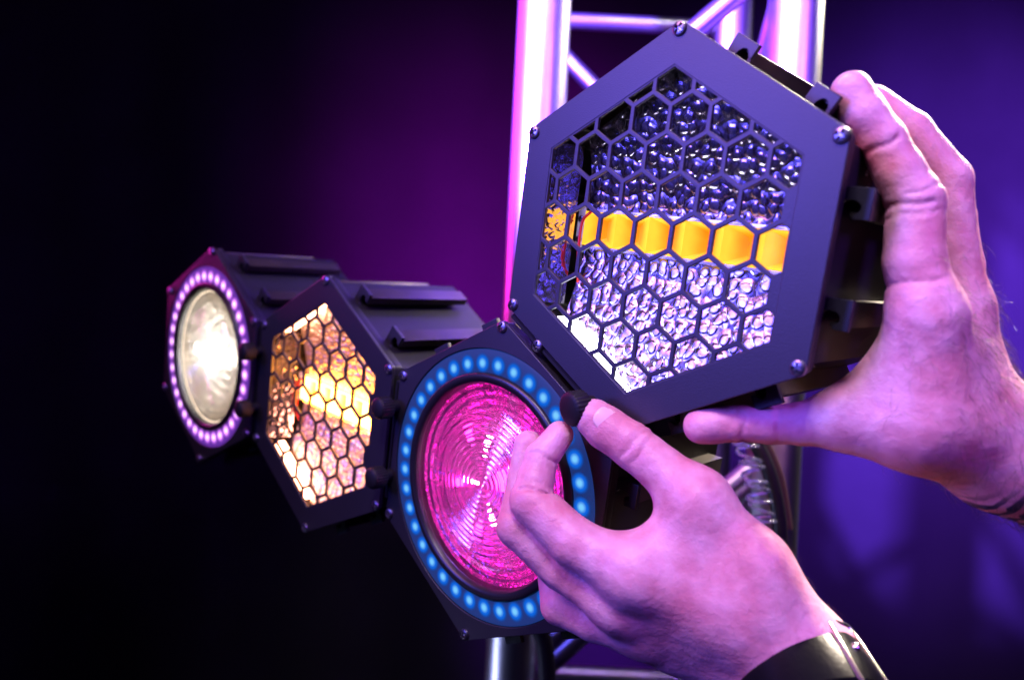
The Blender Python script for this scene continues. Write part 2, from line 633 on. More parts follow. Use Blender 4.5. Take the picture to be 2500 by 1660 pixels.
SIDES = [0, 60, 120, 180, 240, 300]
BACKCAP = None
def light_shell(label, mw, group):
    t = thing('stage_light', label, 'stage light', mw, group)
    link('body', BODY.copy(), M['body'], t)
    link('rim_frame', RIM.copy(), M['body'], t)
    for i in range(6):
        a = math.radians(90 + 60 * i)
        s = link('screw', SCREW, None, t)
        s.location = (R * math.cos(a), R * math.sin(a), 0.0)
        s.rotation_euler = (0, 0, random.uniform(0, PI))
    for d in SIDES:
        a = math.radians(d)
        n = Vector((math.cos(a), math.sin(a), 0))
        tt = Vector((-math.sin(a), math.cos(a), 0))
        for k in (-1, 1):
            rot = Matrix((( -tt.x * 1, 0, n.x), (-tt.y, 0, n.y), (0, 1, 0)))
            rot = rot.to_4x4()
            face = 0.985 * R * math.cos(PI / 6)
            r = link('mounting_rail', RAIL, None, t)
            r.matrix_local = Matrix.Translation(n * (face) + tt * k * 0.245 * R + Vector((0, 0, -0.0665))) @ rot
            h = link('end_hook', HOOK, None, r)
            h.location = (0, 0.0495, 0)
    for d in SIDES:
        a = math.radians(d); n = Vector((math.cos(a), math.sin(a), 0)); tt = Vector((-math.sin(a), math.cos(a), 0))
        for dz_ in (-0.040, -0.045):
            s = link('rivet', SCREW, None, t)
            s.matrix_local = Matrix.Translation(n * (0.985 * R * math.cos(PI / 6)) + tt * (0.40 * R + (dz_ + 0.04)) + Vector((0, 0, dz_))) @ n.to_track_quat('Z', 'Y').to_matrix().to_4x4() @ Matrix.Scale(0.35, 4)
    return t

def add_lens_front(t, led_mat, ring_mat, bowl_mat, glass_mat, n_led=36):
    link('front_plate', PLATE_ROUND.copy(), M['coat'], t)
    rg = link('diffuser_ring', RINGM.copy(), ring_mat, t)
    lm = LED.copy(); lm.materials.append(led_mat)
    for i in range(n_led):
        a = 2 * PI * i / n_led
        l = link('led', lm, None, rg)
        l.location = (0.763 * R * math.cos(a), 0.763 * R * math.sin(a), -0.0004)
        l.rotation_euler = (0, 0, a)
    link('bezel', BEZEL.copy(), M['bezel'], t)
    link('reflector', BOWL.copy(), bowl_mat, t)
    link('lens', LENS.copy(), glass_mat, t)

def add_grille_front(t, bar_mat, hm, wallm, trim=None):
    link('front_plate', PLATE_HEX.copy(), M['coat'], t)
    link('grille', GRILLE.copy(), M['coat'], t)
    link('reflector', TR_UP.copy(), hm, t)
    link('reflector', TR_DN.copy(), hm, t)
    # side walls of the tray
    def wall(sg):
        x0, x1 = sg * 0.735 * R, sg * 0.665 * R
        vs = [(x0, -0.46 * R, -0.0035), (x0, 0.46 * R, -0.0035), (x1, 0.46 * R, -0.0215), (x1, -0.46 * R, -0.0215)]
        return mesh('side_reflector', vs, [(0, 1, 2, 3)])
    for sg in (-1, 1):
        link('side_reflector', wall(sg), wallm, t)
    bar = link('diode_bar', BAR.copy(), bar_mat, t)
    # board strip at the end of the bar
    bd = link('circuit_board', join_meshes('circuit_board', [box('b', (-0.640 * R, 0, -0.0245), (0.050 * R, 0.24 * R, 0.0012), 0.0002), box('b', (0, 0, -0.0345), (1.3 * R, 1.3 * R, 0.001))]), M['pcb'], t)
    for yy in (-0.07, 0.05):
        s = link('screw', SCREW, None, bd); s.location = (-0.640 * R, yy * R, -0.0238); s.scale = (0.55,) * 3
    link('wire', tube('wire', bez([(-0.57 * R, 0.10 * R, -0.0235), (-0.60 * R, 0.02 * R, -0.020), (-0.585 * R, -0.20 * R, -0.019), (-0.61 * R, -0.32 * R, -0.025)]), 0.0008, 8), M['wire'], bd)
    for sg in (-1, 1):
        link('bar_trim', box('bar_trim', (0.10 * R, sg * 0.107 * R, -0.0245), (1.32 * R, 0.014 * R, 0.003), 0.0003), trim or mat_trim, t)

# ------------------------------------------------------------------ setting: backdrop
def backdrop():
    vs, fs = [], []
    nx, nz = 260, 30
    for j in range(nz + 1):
        y = -2.2 + 4.6 * j / nz
        for i in range(nx + 1):
            x = -4.2 + 8.4 * i / nx
            d = 0.030 * math.sin(x * 5.1 + 0.9 * math.sin(x * 2.3) + y * 0.15) + 0.008 * math.sin(x * 17 + y * 0.3)
            p = cw(x, y, -2.45 + d)
            vs.append(p)
    for j in range(nz):
        for i in range(nx):
            a = j * (nx + 1) + i
            fs.append((a, a + 1, a + nx + 2, a + nx + 1))
    me = mesh('backdrop', vs, fs)
    for p in me.polygons: p.use_smooth = True
    m = mat('curtain_cloth', (0.028, 0.025, 0.030), 0.9, spec=0.02, var=(3, (0.034, 0.031, 0.036), 0.95))
    o = link('backdrop', me, m)
    o['kind'] = 'structure'
backdrop()

# ------------------------------------------------------------------ truss (50 mm chords 240 mm apart, 20 mm braces)
TZ0, TZ1 = -0.69, -0.93
def truss():
    base = cw(0.15, -0.45, -0.81)
    t = thing('lighting_truss', 'square section silver aluminium truss standing behind the held stage light', 'truss', Matrix.Translation(base))
    up = Vector((0, 0, 1))
    def at(x, z, h):   # x / z from the lens at eye height, h along true vertical
        p = cw(x, 0, z)
        p.z += h - x * sr
        return p - base
    CH = {}
    for nm, x, z in (('fl', 0.0150, TZ0), ('fr', 0.2500, TZ0), ('bl', 0.022, TZ1), ('br', 0.2580, TZ1)):
        CH[nm] = (x, z)
        pts = [at(x, z, -0.75), at(x, z, 0.0), at(x, z, 0.75)]
        link('chord', tube('chord', pts, 0.0248, 40), M['alu'], t)
    def br(a, h0, b, h1, r=0.0098):
        pa, pb = at(*CH[a], h0), at(*CH[b], h1)
        d = (pb - pa).normalized()
        link('brace', tube('brace', [pa + d * 0.012, pb - d * 0.012], r, 24), M['alu'], t)
        for p in (pa + d * 0.0235, pb - d * 0.0235):
            pass
    # front face
    br('fl', 0.165, 'fr', 0.385)
    br('fr', 0.40, 'fl', 0.62)
    br('fl', 0.15, 'fr', -0.07)
    br('fr', -0.09, 'fl', -0.31) 
    br('fl', -0.335, 'fr', -0.10)
    # back face
    br('bl', 0.405, 'br', 0.405)
    br('bl', 0.385, 'br', 0.165)
    br('bl', -0.08, 'br', 0.14)
    br('bl', -0.415, 'br', -0.415)
    br('bl', -0.10, 'br', -0.34)
    # sides
    for a, b in (('fl', 'bl'), ('fr', 'br')):
        br(a, 0.40, b, 0.18); br(b, 0.16, a, -0.06); br(a, -0.08, b, -0.3); br(b, -0.33, a, -0.55)
    return t
truss()

# ------------------------------------------------------------------ the four stage lights in one honeycomb plane
POSE = Matrix(((0.7236, 0.1226, -0.6792), (-0.1930, 0.9808, -0.0286), (0.6626, 0.1518, 0.7335)))
def orth(m):
    x = Vector(m.col[0]).normalized(); z = x.cross(Vector(m.col[1])).normalized(); y = z.cross(x)
    return Matrix((x, y, z)).transposed()
POSE = orth(POSE).to_4x4()
TC = Vector((-0.0171, -0.0859, -0.4342))
def place(tc):
    return CAM @ Matrix.Translation(Vector(tc)) @ POSE

mat_trim = mat('bar_trim_metal', (0.75, 0.73, 0.8), 0.25, metal=0.8)
hm_clear = hammered('pebbled_reflector', (0.42, 0.39, 0.52), 165, rough=0.26, dist=0.0007)
hm_wall = hammered('side_mirror', (0.78, 0.70, 0.80), 210, rough=0.08, dist=0.00012, dims='3D')
amber_low = amber_bar_mat('amber_bar_dim', (1.0, 0.62, 0.035), (0.95, 0.22, 0.0), 1.0)
amber_high = amber_bar_mat('amber_bar_bright', (1.0, 0.46, 0.08), (1.0, 0.26, 0.01), 24.0)
GRP = 'hexagonal stage lights joined in a row'

def glass(name, clear, frost, gloss, tint=(1, 1, 1)):
    m = bpy.data.materials.new(name); m.use_nodes = True
    nt = m.node_tree; nt.nodes.clear()
    out = nt.nodes.new('ShaderNodeOutputMaterial')
    tr = nt.nodes.new('ShaderNodeBsdfRefraction'); tr.inputs['Color'].default_value = (*tint, 1); tr.inputs['IOR'].default_value = 1.38; tr.inputs['Roughness'].default_value = 0.03
    tl = nt.nodes.new('ShaderNodeBsdfTranslucent'); tl.inputs[0].default_value = (*tint, 1)
    gl = nt.nodes.new('ShaderNodeBsdfGlossy'); gl.inputs['Roughness'].default_value = 0.10
    tc = nt.nodes.new('ShaderNodeTexCoord')
    ns = nt.nodes.new('ShaderNodeTexNoise'); ns.inputs['Scale'].default_value = 130; ns.inputs['Detail'].default_value = 3
    nt.links.new(tc.outputs['Object'], ns.inputs['Vector'])
    bp = nt.nodes.new('ShaderNodeBump'); bp.inputs['Distance'].default_value = 0.0008; bp.inputs['Strength'].default_value = 0.6
    nt.links.new(ns.outputs['Fac'], bp.inputs['Height']); nt.links.new(bp.outputs['Normal'], gl.inputs['Normal'])
    nt.links.new(bp.outputs['Normal'], tl.inputs['Normal'])
    fr = nt.nodes.new('ShaderNodeFresnel'); fr.inputs['IOR'].default_value = 1.6
    nt.links.new(bp.outputs['Normal'], fr.inputs['Normal'])
    fa = nt.nodes.new('ShaderNodeMath'); fa.operation = 'MULTIPLY_ADD'; fa.inputs[1].default_value = 1.0; fa.inputs[2].default_value = gloss
    fa.use_clamp = True
    nt.links.new(fr.outputs[0], fa.inputs[0])
    nt.links.new(bp.outputs['Normal'], tr.inputs['Normal'])
    m1 = nt.nodes.new('ShaderNodeMixShader'); m1.inputs[0].default_value = frost / (clear + frost)
    nt.links.new(tr.outputs[0], m1.inputs[1]); nt.links.new(tl.outputs[0], m1.inputs[2])
    m2 = nt.nodes.new('ShaderNodeMixShader')
    nt.links.new(fa.outputs[0], m2.inputs[0]); nt.links.new(m1.outputs[0], m2.inputs[1]); nt.links.new(gl.outputs[0], m2.inputs[2])
    nt.links.new(m2.outputs[0], out.inputs['Surface'])
    return m
GL = glass('lens_glass', 0.93, 0.07, 0.20)
GLA = glass('frosted_lens_glass', 0.92, 0.08, 0.18)

def bowl_metal(name, color):
    m = mat(name, color, 0.16, metal=1.0, bump=(55, 0.004, 0.8))
    return m

def inner_lamp(t, pts, m):
    for (x, y, z, r) in pts:
        me = bpy.data.meshes.new('bulb')
        bm = bmesh.new(); bmesh.ops.create_uvsphere(bm, u_segments=20, v_segments=12, radius=r); bm.to_mesh(me); bm.free()
        for p in me.polygons: p.use_smooth = True
        o = link('bulb', me, m, t, (x, y, z))

# D: amber bar, held by the hands
tD = light_shell('largest black hexagonal stage light with honeycomb grille and yellow band, held by two hands', place((0.0660, 0.0507, -0.3555)), GRP)
add_grille_front(tD, amber_low, hm_clear, hm_wall)
white_glow_mat = mat('added_white_glow', (0.8, 0.8, 0.8), 0.4, emis=(0.92, 0.92, 1.0), estr=36)  # added glow strip that whitens the lower left reflector cells
dd = link('added_white_glow_strip', box('added_white_glow_strip', (0, 0, 0), (0.0015, 0.062, 0.012), 0.0003), white_glow_mat, tD)
ca, sa = math.cos(math.radians(240)), math.sin(math.radians(240))
dd.location = (0.735 * R * ca - 0.10 * R * sa, 0.735 * R * sa + 0.10 * R * ca, -0.0105); dd.rotation_euler = (0, 0, math.radians(240))

# B: same kind, burning bright amber
tB = light_shell('black hexagonal stage light with honeycomb grille glowing bright amber between two round ones', place((-0.1466, -0.0500, -0.5491)), GRP)
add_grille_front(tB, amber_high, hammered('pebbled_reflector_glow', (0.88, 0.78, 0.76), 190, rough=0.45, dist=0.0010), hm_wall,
                 mat('amber_trim_glow', (0.8, 0.4, 0.1), 0.4, emis=(1.0, 0.30, 0.02), estr=30))  # emission put into the trim to light the reflectors beside the bar

rosy_glow_mat = mat('added_rosy_glow', (0.8, 0.6, 0.5), 0.4, emis=(1.0, 0.40, 0.22), estr=17)  # added glow strips behind the border, to light the pebbled reflectors
for dg_ in SIDES:
    c_, s_ = math.cos(math.radians(dg_)), math.sin(math.radians(dg_))
    o = link('added_glow_strip', box('added_glow_strip', (0, 0, 0), (0.0015, 0.060, 0.009), 0.0003), rosy_glow_mat, tB, (0.742 * R * c_, 0.742 * R * s_, -0.0090))
    o.rotation_euler = (0, 0, math.radians(dg_))

# C: blue ring, reflector tinted like the magenta light in it
blue_led = emitter('blue_led', (0.20, 0.62, 1.05), (0.004, 0.13, 0.75), (0.004, 0.07, 0.45), 0.0066)
blue_ring = mat('blue_diffuser', (0.01, 0.015, 0.03), 0.5, spec=0.2, emis=(0.010, 0.032, 0.17), estr=1.0)
tC = light_shell('black hexagonal stage light with blue dotted ring and pink ribbed lens, under the lower hand', place(TC), GRP)
add_lens_front(tC, blue_led, blue_ring, mat('pink_lit_bowl', (0.90, 0.30, 0.72), 0.10, metal=0.75, bump=(38, 0.006, 0.9)), GL)  # pink of the magenta light put into the bowl's base colour
pinkb = mat('magenta_bulb', (0.8, 0.1, 0.4), 0.4, emis=(1.0, 0.03, 0.62), estr=14)
whiteb = mat('added_white_bulb', (0.8, 0.8, 0.8), 0.4, emis=(1.0, 0.80, 1.0), estr=48)  # added bulbs, for pale arcs through the lens ribs
def spots(rad, z, r, n, off=0.0):
    return [(rad * math.cos(2 * PI * k / n + off), rad * math.sin(2 * PI * k / n + off), z, r) for k in range(n)]
inner_lamp(tC, [(0, 0, -0.022, 0.0055)] + spots(0.034, -0.0150, 0.0030, 6, 0.3), pinkb)  # central lamp plus a ring of added bulbs that streak through the ribs
inner_lamp(tC, spots(0.022, -0.0200, 0.0016, 5, 0.9), whiteb)
def rim_strip(t, m):  # added glowing ring that lights the bowl from its rim
    me = lathe('added_glow_strip', [(0.622 * R, -0.0076), (0.634 * R, -0.0076), (0.634 * R, -0.0086), (0.622 * R, -0.0086)], 96, close=True)
    link('added_glow_strip', me, m, t)

# A: violet ring, warm white bulb
viol_led = emitter('violet_led', (2.6, 1.5, 2.8), (1.0, 0.30, 1.4), (0.55, 0.10, 0.9), 0.0064)
viol_ring = mat('violet_diffuser', (0.02, 0.01, 0.03), 0.5, spec=0.2, emis=(0.13, 0.03, 0.36), estr=1.0)
tA = light_shell('far left black hexagonal stage light with violet dotted ring and white lit lens', place((-0.2758, -0.0152, -0.6632)), GRP)
add_lens_front(tA, viol_led, viol_ring, mat('warm_bowl', (0.86, 0.80, 0.72), 0.22, metal=1.0, bump=(55, 0.003, 0.8)), GLA)
hot = mat('hot_bulb', (0.9, 0.9, 0.9), 0.4, emis=(1.0, 0.92, 0.84), estr=95)
inner_lamp(tA, [(-0.004, 0, -0.016, 0.0090), (-0.027, 0.001, -0.015, 0.0050), (0.018, 0.001, -0.015, 0.0050)], hot)
rim_strip(tA, mat('warm_rim_glow', (0.8, 0.7, 0.5), 0.4, emis=(1.0, 0.80, 0.60), estr=2))

# thumb screws at the joints of the row (each belongs to the light it clamps)
for t, side in ((tA, 0), (tB, 0)):
    for y in (0.255, -0.245):
        k = link('knob', KNOB, None, t); k.location = (0.955 * R, y * R, 0.0005)
    link('joint_strap', box('joint_strap', (0.930 * R, 0, -0.006), (0.030 * R, 0.86 * R, 0.006), 0.0006), M['rubber'], t)
a240 = math.radians(240)
nx_, ny_ = math.cos(a240), math.sin(a240)
strap = link('joint_strap', box('joint_strap', (0, 0, 0), (0.030 * R, 0.96 * R, 0.006), 0.0006), M['rubber'], tD)
strap.location = (0.93 * R * nx_, 0.93 * R * ny_, -0.004); strap.rotation_euler = (0, 0, a240)
s = link('joint_bolt', SCREW, None, tD)
s.location = (0.93 * R * nx_ + ny_ * 0.20 * R * 1, 0.93 * R * ny_ - nx_ * 0.20 * R * 1, -0.0005)

# the knob in the fingers
kn_o = bpy.data.objects.new('knob', KNOB)
COL.objects.link(kn_o)
kp = Vector((1386 - 1250, 830 - 1000)) / 1800
kz = Vector((-0.84, -0.10, 0.53)).normalized(); kx = Vector((0, 1, 0)).cross(kz).normalized(); ky = kz.cross(kx)
kn_o.matrix_world = CAM @ Matrix.Translation(Vector((kp.x * 0.361, kp.y * 0.361, -0.361))) @ Matrix((kx, ky, kz)).transposed().to_4x4() @ Matrix.Diagonal((1.22, 1.22, 0.9, 1)) @ Matrix.Translation((0, 0, -0.0135))
tag(kn_o, 'small black ribbed knob pinched between thumb and index finger of the lower hand', 'knob')

# ------------------------------------------------------------------ cables behind the lights
def px(u, v, z):
    """a point at depth z metres that the lens sees at photo pixel (u, v)"""
    return cw((u - 1250) / 1800 * z, (830 - v) / 1800 * z, -z)

def free(name, me, m, label, cat, group=None):
    o = link(name, me, m)
    tag(o, label, cat, group)
    return o

free('cable', tube('cable', bez([px(1800, 1000, .60), px(1845, 1080, .60), px(1880, 1160, .60), px(1900, 1250, .60), px(1905, 1330, .60)]), 0.006, 16),
     mat('cable_black', (0.014, 0.013, 0.015), 0.35), 'black power cable hanging in a curve beside the lower right of the truss', 'cable')
free('cable', tube('cable', bez([px(1830, 1000, .62), px(1870, 1080, .62), px(1905, 1170, .62), px(1925, 1290, .62)]), 0.0035, 12),
     mat('cable_brown', (0.10, 0.06, 0.035), 0.3), 'thin brown cable hanging just right of the thick black cable', 'cable')
clear = mat('clear_plastic', (0.75, 0.8, 0.95), 0.12)
clear.node_tree.nodes['Principled BSDF'].inputs['Transmission Weight'].default_value = 0.9
hl = []
for i in range(260):
    t = i / 259
    c = px(1800 + 75 * t ** 0.7, 1040 + 290 * t, .585)
    a = t * 2 * PI * 11
    hl.append(c + Vector((math.cos(a) * 0.009, math.sin(a) * 0.006, math.sin(t * 40) * 0.002)))
free('plastic_sleeve', tube('plastic_sleeve', hl, 0.0014, 10), clear, 'clear coiled plastic tube beside the black cable, below the upper thumb', 'tube')
free('cable', tube('cable', bez([px(1300, 1380, .62), px(1310, 1500, .62), px(1330, 1580, .62), px(1336, 1700, .62), px(1330, 1800, .62)]), 0.0075, 16),
     M['rubber'], 'thick black cable hanging against the lower left chord of the truss', 'cable')
me = lathe('light_bulb', [(1e-5, 0.024), (0.012, 0.021), (0.020, 0.010), (0.021, 0), (0.016, -0.012), (0.010, -0.022), (0.010, -0.034), (1e-5, -0.034)], 32)
for p in me.polygons: p.use_smooth = True
o = free('glass_bulb', me, clear, 'small clear glass bulb glinting pink at the bottom behind the lower hand', 'bulb')
o.location = px(1700, 1650, 0.85)

# ------------------------------------------------------------------ hands (one continuous skin each, grown round the bones)
def cp(u, v, z):
    return np.array([(u - 1250) / 1800 * z, (830 - v) / 1800 * z, -z])

class Field:
    def __init__(s, lo, hi, h):
        s.lo = np.array(lo); s.h = h
        s.n = np.ceil((np.array(hi) - s.lo) / h).astype(int) + 1
        s.ax = [s.lo[i] + h * np.arange(s.n[i]) for i in range(3)]
    def new(s):
        return np.full(s.n, 0.05, np.float32)
    def sub(s, lo, hi, m=0.03):
        a = np.clip(np.floor((np.array(lo) - m - s.lo) / s.h).astype(int), 0, s.n - 1)
        b = np.clip(np.ceil((np.array(hi) + m - s.lo) / s.h).astype(int) + 1, 1, s.n)
        if (b <= a).any():
            return None
        sl = tuple(slice(a[i], b[i]) for i in range(3))
        g = np.meshgrid(*[s.ax[i][a[i]:b[i]] for i in range(3)], indexing='ij')
        return sl, [q.astype(np.float32) for q in g]

def smin(a, b, k):
    h = np.clip(0.5 + 0.5 * (b - a) / k, 0, 1)
    return b + (a - b) * h - k * h * (1 - h)

def cone(F, f, p, q, r1, r2, k, flat=None, sub=False):
    """union (or carve) a tapered capsule; flat=(axis, s) squashes it along a unit axis"""
    rm = max(r1, r2)
    got = F.sub(np.minimum(p, q) - rm, np.maximum(p, q) + rm, 0.02 if not sub else 0.004)
    if got is None: return
    sl, (X, Y, Z) = got
    d = q - p; L2 = float(d @ d) + 1e-12
    t = np.clip(((X - p[0]) * d[0] + (Y - p[1]) * d[1] + (Z - p[2]) * d[2]) / L2, 0, 1)
    ex, ey, ez = X - p[0] - t * d[0], Y - p[1] - t * d[1], Z - p[2] - t * d[2]
    if flat is not None:
        ax, sc_ = flat
        c = (ex * ax[0] + ey * ax[1] + ez * ax[2]) * (1 / sc_ - 1)
        ex, ey, ez = ex + c * ax[0], ey + c * ax[1], ez + c * ax[2]
    dist = np.sqrt(ex * ex + ey * ey + ez * ez) - (r1 + (r2 - r1) * t)
    if sub:
        f[sl] = -smin(-f[sl], dist, k)
    else:
        f[sl] = smin(f[sl], dist, k)

def ring_groove(F, f, c, d, r, tube_r, face, k=0.0015):
    """a crease round a joint, only on the side looking along face"""
    c = np.array(c); d = np.array(d, float); d /= np.linalg.norm(d)
    face = np.array(face, float); face -= d * (face @ d); face /= np.linalg.norm(face)
    got = F.sub(c - r, c + r, 0.005)
    if got is None: return
    sl, (X, Y, Z) = got
    ex, ey, ez = X - c[0], Y - c[1], Z - c[2]
    h = ex * d[0] + ey * d[1] + ez * d[2]
    px_, py_, pz_ = ex - h * d[0], ey - h * d[1], ez - h * d[2]
    q = np.sqrt(px_ ** 2 + py_ ** 2 + pz_ ** 2) + 1e-9
    cosf = (px_ * face[0] + py_ * face[1] + pz_ * face[2]) / q
    wob = 0.0006 * np.sin(cosf * 7)
    dist = np.sqrt((q - r) ** 2 + (h + wob) ** 2) - tube_r + np.clip(0.35 - cosf, 0, 2) * 0.004
    f[sl] = -smin(-f[sl], dist, k)

def surface_nets(f, F):
    s = f < 0
    n = f.shape
    c = np.zeros([m - 1 for m in n], int)
    corners = [(i, j, k) for i in (0, 1) for j in (0, 1) for k in (0, 1)]
    for i, j, k in corners:
        c += s[i:n[0] - 1 + i, j:n[1] - 1 + j, k:n[2] - 1 + k]
    act = (c > 0) & (c < 8)
    idx = -np.ones(act.shape, int)
    ii = np.argwhere(act)
    idx[act] = np.arange(len(ii))
    acc = np.zeros((len(ii), 3)); cnt = np.zeros(len(ii))
    for a in corners:
        for d in range(3):
            if a[d] == 0:
                b = list(a); b[d] = 1
                fa = f[tuple((ii + np.array(a)).T)]; fb = f[tuple((ii + np.array(b)).T)]
                x = (fa < 0) != (fb < 0)
                t = np.where(x, fa / np.where(x, fa - fb, 1), 0)
                p = np.array(a, float)[None].repeat(len(ii), 0)
                p[:, d] += t
                acc[x] += p[x]; cnt[x] += 1
    V = F.lo + (ii + acc / cnt[:, None]) * F.h
    faces = []
    for d in range(3):
        e1, e2 = [(1, 2), (2, 0), (0, 1)][d]
        lo = [slice(None)] * 3; hi = [slice(None)] * 3
        lo[d] = slice(0, n[d] - 1); hi[d] = slice(1, n[d])
        A, B = s[tuple(lo)], s[tuple(hi)]
        x = np.argwhere(A != B)
        ok = (x[:, e1] > 0) & (x[:, e2] > 0) & (x[:, e1] < n[e1] - 1) & (x[:, e2] < n[e2] - 1)
        x = x[ok]
        inside = A[tuple(x.T)]
        def g(o1, o2):
            y = x.copy(); y[:, e1] -= o1; y[:, e2] -= o2
            return idx[tuple(y.T)]
        q = np.stack([g(1, 1), g(0, 1), g(0, 0), g(1, 0)], 1)
        q[~inside] = q[~inside][:, ::-1]
        faces.append(q)
    return V, np.concatenate(faces)

def relax(V, Fc, it=3, lam=0.5):
    e = np.concatenate([Fc[:, [0, 1]], Fc[:, [1, 2]], Fc[:, [2, 3]], Fc[:, [3, 0]]])
    for _ in range(it):
        s = np.zeros_like(V); c = np.zeros(len(V))
        for k in range(3):
            s[:, k] = np.bincount(e[:, 0], V[e[:, 1], k], len(V)) + np.bincount(e[:, 1], V[e[:, 0], k], len(V))
        c = np.bincount(e[:, 0], minlength=len(V)) + np.bincount(e[:, 1], minlength=len(V))
        V = V + lam * (s / c[:, None] - V)
    return V

def skin_material():
    m = bpy.data.materials.new('skin'); m.use_nodes = True
    nt = m.node_tree; b = nt.nodes['Principled BSDF']
    tc = nt.nodes.new('ShaderNodeTexCoord')
    def noise(sc_, det=5):
        n = nt.nodes.new('ShaderNodeTexNoise'); n.inputs['Scale'].default_value = sc_; n.inputs['Detail'].default_value = det
        nt.links.new(tc.outputs['Object'], n.inputs['Vector']); return n
    n1 = noise(38); n2 = noise(420, 3); n3 = noise(120)
    rp = nt.nodes.new('ShaderNodeValToRGB')
    rp.color_ramp.elements[0].position = 0.32; rp.color_ramp.elements[0].color = (0.60, 0.235, 0.26, 1)
    rp.color_ramp.elements[1].position = 0.66; rp.color_ramp.elements[1].color = (0.68, 0.38, 0.42, 1)
    nt.links.new(n1.outputs['Fac'], rp.inputs['Fac'])
    rp2 = nt.nodes.new('ShaderNodeValToRGB')
    rp2.color_ramp.elements[0].position = 0.25; rp2.color_ramp.elements[0].color = (0.78, 0.55, 0.62, 1)
    rp2.color_ramp.elements[1].position = 0.6; rp2.color_ramp.elements[1].color = (1, 1, 1, 1)
    nt.links.new(n3.outputs['Fac'], rp2.inputs['Fac'])
    mx = nt.nodes.new('ShaderNodeMixRGB'); mx.blend_type = 'MULTIPLY'; mx.inputs[0].default_value = 0.7
    nt.links.new(rp.outputs['Color'], mx.inputs[1]); nt.links.new(rp2.outputs['Color'], mx.inputs[2])
    nt.links.new(mx.outputs[0], b.inputs['Base Color'])
    b.inputs['Roughness'].default_value = 0.46
    b.inputs['Specular IOR Level'].default_value = 0.4
    b.inputs['Subsurface Weight'].default_value = 0.18
    b.inputs['Subsurface Radius'].default_value = (1.0, 0.35, 0.2)
    b.inputs['Subsurface Scale'].default_value = 0.006
    # skin grain and fine lines
    v = nt.nodes.new('ShaderNodeTexVoronoi'); v.feature = 'DISTANCE_TO_EDGE'; v.inputs['Scale'].default_value = 700
    nt.links.new(tc.outputs['Object'], v.inputs['Vector'])
    a = nt.nodes.new('ShaderNodeMath'); a.operation = 'MULTIPLY_ADD'; a.inputs[1].default_value = 0.6
    nt.links.new(v.outputs['Distance'], a.inputs[0]); nt.links.new(n2.outputs['Fac'], a.inputs[2])
    bp = nt.nodes.new('ShaderNodeBump'); bp.inputs['Distance'].default_value = 0.0004; bp.inputs['Strength'].default_value = 0.6
    nt.links.new(a.outputs[0], bp.inputs['Height'])
    bp2 = nt.nodes.new('ShaderNodeBump'); bp2.inputs['Distance'].default_value = 0.0017; bp2.inputs['Strength'].default_value = 0.6
    nt.links.new(n3.outputs['Fac'], bp2.inputs['Height']); nt.links.new(bp.outputs['Normal'], bp2.inputs['Normal'])
    nt.links.new(bp2.outputs['Normal'], b.inputs['Normal'])
    return m
M['skin'] = skin_material()
M['nail'] = mat('fingernail', (0.74, 0.48, 0.43), 0.28, spec=0.5)
M['hair'] = mat('hair_brown', (0.10, 0.06, 0.035), 0.45)

def grow(name, label, chains, palm, grooves, h=0.0010, pads=(), rings=()):
    """chains: list of fingers [(u,v,z,r)...]; palm: list of ((u,v,z,r),(u,v,z,r),k)"""
    allp = [p for c in chains for p in c] + [p for a, b, k in palm for p in (a, b)]
    P = np.array([cp(*p[:3]) for p in allp]); rr = np.array([p[3] for p in allp])
    lo = (P - rr[:, None]).min(0) - 0.006; hi = (P + rr[:, None]).max(0) + 0.006
    F = Field(lo, hi, h)
    body = F.new()
    for a, b, k in palm:
        cone(F, body, cp(*a[:3]), cp(*b[:3]), a[3], b[3], k)
    fing = F.new()
    for c in chains:
        f = F.new()
        for a, b in zip(c[:-1], c[1:]):
            cone(F, f, cp(*a[:3]), cp(*b[:3]), a[3], b[3], 0.0020)
        fing = smin(fing, f, 0.0010)
    for a in pads:
        cone(F, fing, cp(*a[:3]), cp(*a[:3]) + 1e-5, a[3], a[3], 0.004)
    body = smin(body, fing, 0.009)
    for a, b, r in grooves:
        cone(F, body, cp(*a), cp(*b), r, r, 0.0018, sub=True)
    for p, q, r, tr_, face in rings:
        a_, b_ = cp(*p), cp(*q)
        ring_groove(F, body, a_, b_ - a_, r, tr_, face)
    V, Q = surface_nets(body, F)
    V = relax(V, Q, 3, 0.5)
    root = cp(*palm[0][0][:3])
    base = CAM @ Vector(root)
    R3 = np.array(CAM.to_3x3())
    W = V @ R3.T + np.array(CAM.translation) - np.array(base)
    me = mesh(name, W.tolist(), Q.tolist())
    for p in me.polygons: p.use_smooth = True
    o = link(name, me, M['skin'])
    o.location = base
    tag(o, label, 'hand')
    return o, base, V, Q

